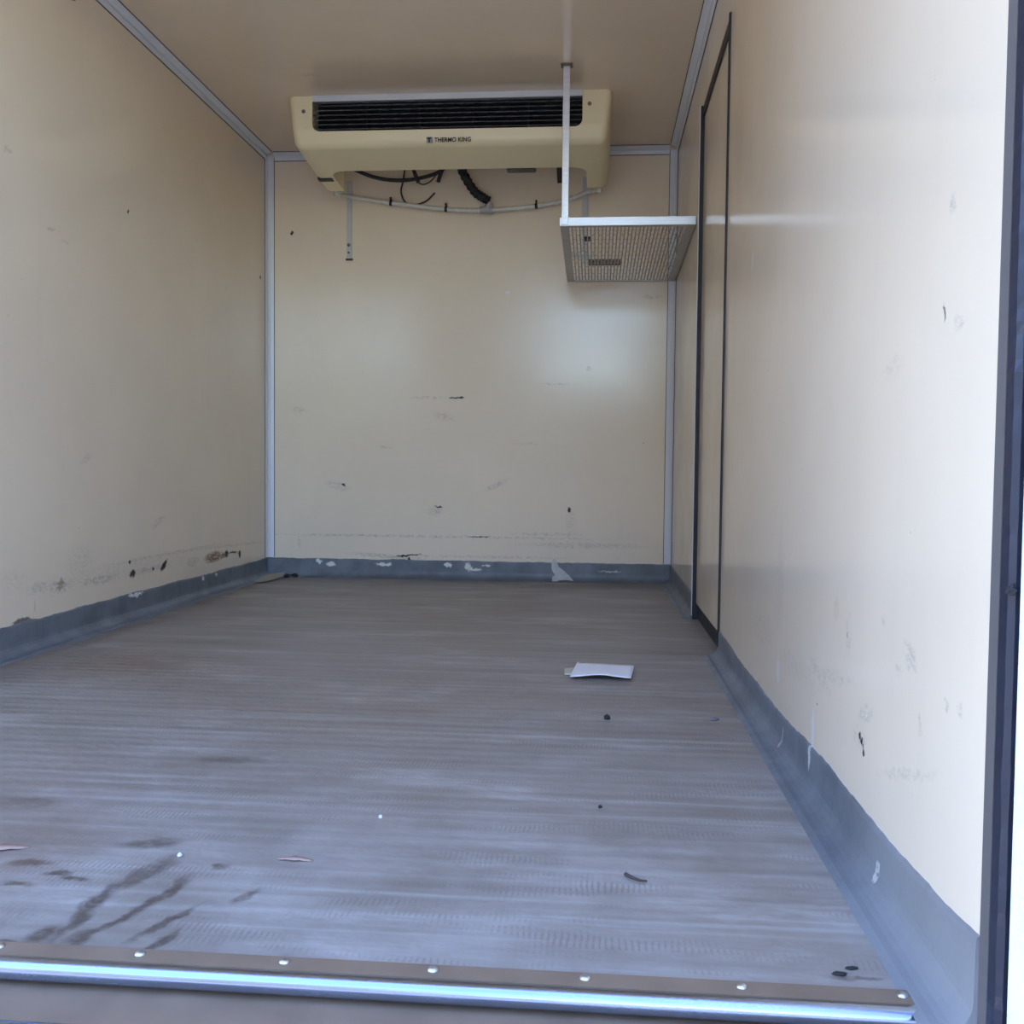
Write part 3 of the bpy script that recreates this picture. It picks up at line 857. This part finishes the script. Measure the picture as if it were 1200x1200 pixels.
# bits lying on the mesh
bm = nb(); box(bm, 1.468, 1.600, -0.315, -0.270, sz(-0.29)+0.0078, sz(-0.29)+0.026)
tag(obj('dark_bar', bm, 'dirty_steel', bevel=0.003), 'short dark flat bar lying on the mesh shelf', 'bar')
bm = nb()
tube(bm, [(1.465, -0.66, sz(-0.66)+0.0078), (1.465, -0.66, sz(-0.66)+0.022)], 0.014, 12)
tag(obj('round_cap', bm, 'twig', bevel=0.002), 'small round dark cap lying on the mesh shelf', 'cap')
bm = nb()
pts = []
for i in range(9):
    pts.append((1.405+i*0.010, -0.42+0.02*math.sin(i*1.3), sz(-0.42)+0.016+0.004*math.sin(i*2.1)))
tube(bm, pts, [0.005+0.004*abs(math.sin(i*1.9)) for i in range(9)], 8)
tag(obj('crumpled_film', bm, 'paper', smooth=True), 'crumpled scrap of pale film on the left of the mesh shelf', 'film')

# ================================================================ SMALL THINGS
# fixing at the top of the left wall
fx = Thing('wall_fixing', (0, -1.68, 1.83), 'small dark metal fixing high on the left wall', 'fixing')
bm = nb(); box(bm, 0.0, 0.008, -1.76, -1.665, 1.822, 1.875); fx.part('plate', bm, 'trim', bevel=0.002)
bm = nb(); tube(bm, [(0.008, -1.676, 1.828), (0.020, -1.676, 1.826)], 0.009, 12); fx.part('bolt_head', bm, 'black')

# paper on the floor: one sheet, slightly bowed
def sheet(name, corners, mat, label, cat, lift, th=0.0006, n=14, m=8):
    bm = nb()
    P = [Vector((x, y, 0)) for x, y in corners]     # near-left, far-left, far-right, near-right
    g = []
    for j in range(m+1):
        row = []
        for i in range(n+1):
            u, v = i/n, j/m
            p = (P[0]*(1-u)+P[3]*u)*(1-v) + (P[1]*(1-u)+P[2]*u)*v
            p.z = 0.0035 + lift(u, v)
            row.append(bm.verts.new(p))
        g.append(row)
    for j in range(m):
        for i in range(n): bm.faces.new((g[j][i], g[j][i+1], g[j+1][i+1], g[j+1][i]))
    bmesh.ops.recalc_face_normals(bm, faces=bm.faces)
    o = obj(name, bm, mat, smooth=True)
    md = o.modifiers.new('thick', 'SOLIDIFY'); md.thickness = th; md.offset = 1
    return tag(o, label, cat)
sheet('paper_sheet', [(1.454, -2.066), (1.468, -1.872), (1.614, -1.908), (1.599, -2.064)], 'paper',
      'white folded sheet of paper lying on the ribbed floor', 'paper',
      lambda u, v: 0.001+0.006*math.sin(u*math.pi)**2*(1-v)**1.5 + 0.003*v*u + 0.003*(1-v), 0.0012)
sheet('paper_scrap', [(1.440, -2.02), (1.436, -1.93), (1.470, -1.915), (1.466, -2.03)], 'paper_pale',
      'small yellowed scrap tucked beside the white paper', 'scrap', lambda u, v: -0.0015+0.001*math.sin(u*3), 0.0006, 6, 4)

# torn strip hanging off the coving of the end wall
def flake(name, pts, y, th, mat, label, cat, bend):
    bm = nb()
    f0 = [bm.verts.new((x, y-bend(x, z), z)) for x, z in pts]
    f1 = [bm.verts.new((x, y-th-bend(x, z), z)) for x, z in pts]
    bm.faces.new(f0); bm.faces.new(f1)
    k = len(pts)
    for i in range(k): bm.faces.new((f0[i], f0[(i+1) % k], f1[(i+1) % k], f1[i]))
    return tag(obj(name, bm, mat), label, cat)
flake('torn_strip', [(1.318, 0.092), (1.332, 0.108), (1.340, 0.090), (1.350, 0.066), (1.376, 0.048), (1.400, 0.026), (1.418, 0.006), (1.385, 0.010), (1.355, 0.008),
                     (1.338, 0.003), (1.322, 0.004), (1.321, 0.022), (1.334, 0.030), (1.322, 0.044), (1.316, 0.060)],
      -0.007, 0.0012, 'torn', 'torn white strip peeling off the coving of the end wall', 'strip', lambda x, z: 0.030*max(0, 1-z/0.05)**2)

# cardboard scrap in the far left corner
bm = nb()
base = [(0.050, -0.300, 0.006), (0.046, -0.235, 0.014), (0.052, -0.150, 0.022), (0.075, -0.085, 0.020), (0.100, -0.062, 0.022), (0.112, -0.120, 0.010), (0.098, -0.205, 0.006), (0.085, -0.270, 0.005)]
lo = [bm.verts.new((x, y, z)) for x, y, z in base]
hi = [bm.verts.new((x+0.002, y, z+0.004)) for x, y, z in base]
bm.faces.new(lo); bm.faces.new(hi)
for i in range(8): bm.faces.new((lo[i], lo[(i+1) % 8], hi[(i+1) % 8], hi[i]))
tag(obj('cardboard_scrap', bm, 'card'), 'brown torn cardboard scrap in the far left floor corner', 'scrap')
bm = nb()  # black lump modelled in place of the shadow beside the scrap
tube(bm, spline([(0.118, -0.11, 0.012), (0.135, -0.075, 0.014), (0.165, -0.062, 0.010)], 5), [0.006+0.004*math.sin(i) for i in range(11)], 7)
tag(obj('scrap_shadow', bm, 'grit', smooth=True), 'dark lump standing in for the shadow behind the cardboard scrap in the corner', 'shadow')

def lump(name, x, y, r, h, mat, label, cat, seed, sx=1.0, rot=0.0):
    """irregular pebble or crumb resting on the floor"""
    bm = nb()
    bmesh.ops.create_icosphere(bm, subdivisions=2, radius=1.0)
    for v in bm.verts:
        k = 1 + 0.35*noise.noise(v.co*1.6 + Vector((seed, 0, 0)))
        v.co = Vector((v.co.x*k*r*sx, v.co.y*k*r, max(v.co.z*k, -0.6)*h))
    zmin = min(v.co.z for v in bm.verts)
    bmesh.ops.rotate(bm, verts=bm.verts, cent=(0, 0, 0), matrix=Matrix.Rotation(rot, 3, 'Z'))
    bmesh.ops.translate(bm, verts=bm.verts, vec=(0, 0, -zmin))
    o = obj(name, bm, mat, smooth=True)
    o.location = (x, y, 0.0005)
    return tag(o, label, cat)
lump('grit_lump', 1.538, -2.425, 0.0065, 0.006, 'grit', 'black speck of grit on the floor in front of the paper', 'grit', 1.0)
lump('grit_lump', 1.522, -2.943, 0.003, 0.003, 'grit', 'tiny black speck of grit halfway between paper and twig', 'grit', 2.0)
lump('white_crumb', 1.209, -3.021, 0.003, 0.003, 'white_bit', 'tiny white crumb in the middle of the floor', 'crumb', 3.0)
lump('white_crumb', 0.985, -3.185, 0.003, 0.003, 'white_bit', 'tiny white crumb near the dark scuffs on the left floor', 'crumb', 4.0)
lump('grit_lump', 1.757, -3.396, 0.004, 0.0014, 'grit', 'flat dark flake on the floor near the threshold at right', 'grit', 5.0, 1.8)
lump('grit_lump', 1.772, -3.383, 0.003, 0.0012, 'grit', 'smaller dark flake beside the threshold corner', 'grit', 6.0, 2.4, 0.2)
lump('coving_chip', 1.753, -2.405, 0.006, 0.003, 'coving', 'grey chip on the floor by the right coving', 'chip', 8.0, 1.6, 0.4)
# twig
bm = nb()
tube(bm, spline([(1.552, -3.186, 0.004), (1.559, -3.199, 0.006), (1.568, -3.204, 0.005), (1.577, -3.203, 0.004)], 5), [0.0026-0.0014*i/15 for i in range(16)], 7)
tag(obj('twig', bm, 'twig', smooth=True), 'small curved dark twig on the floor near the threshold', 'twig')
# dry leaves
def leaf(x, y, ln, wd, rot, label):
    bm = nb()
    n = 8
    up_, lo_ = [], []
    c, s = math.cos(rot), math.sin(rot)
    def P(a, b, z): return (x+a*c-b*s, y+a*s+b*c, z)
    for i in range(n+1):
        t = i/n
        w = wd*math.sin(math.pi*min(1, t*0.96+0.02))*(1+0.25*math.sin(t*17))
        z = 0.0015+0.0015*math.sin(t*4)
        up_.append(bm.verts.new(P(ln*(t-0.5), w, z+0.0008)))
        lo_.append(bm.verts.new(P(ln*(t-0.5), -w, z)))
    for i in range(n): bm.faces.new((up_[i], up_[i+1], lo_[i+1], lo_[i]))
    o = obj('dry_leaf', bm, 'leaf', smooth=True)
    md = o.modifiers.new('thick', 'SOLIDIFY'); md.thickness = 0.0006
    return tag(o, label, 'leaf', 'dry leaves on the floor')
leaf(1.135, -3.180, 0.046, 0.005, 0.05, 'dry orange leaf lying flat on the left half of the floor')
leaf(0.750, -3.185, 0.06, 0.008, 0.3, 'dry reddish leaf at the left edge of the photo')
# black bur stuck on the gasket
bm = nb()
bmesh.ops.create_icosphere(bm, subdivisions=2, radius=0.0042)
for v in bm.verts: v.co *= 1+0.8*noise.noise(v.co*400)
bmesh.ops.translate(bm, verts=bm.verts, vec=(W-0.0035, YO-0.047, 0.405))
tag(obj('black_bur', bm, 'grit'), 'black bur stuck on the gasket beside the right jamb', 'bur')
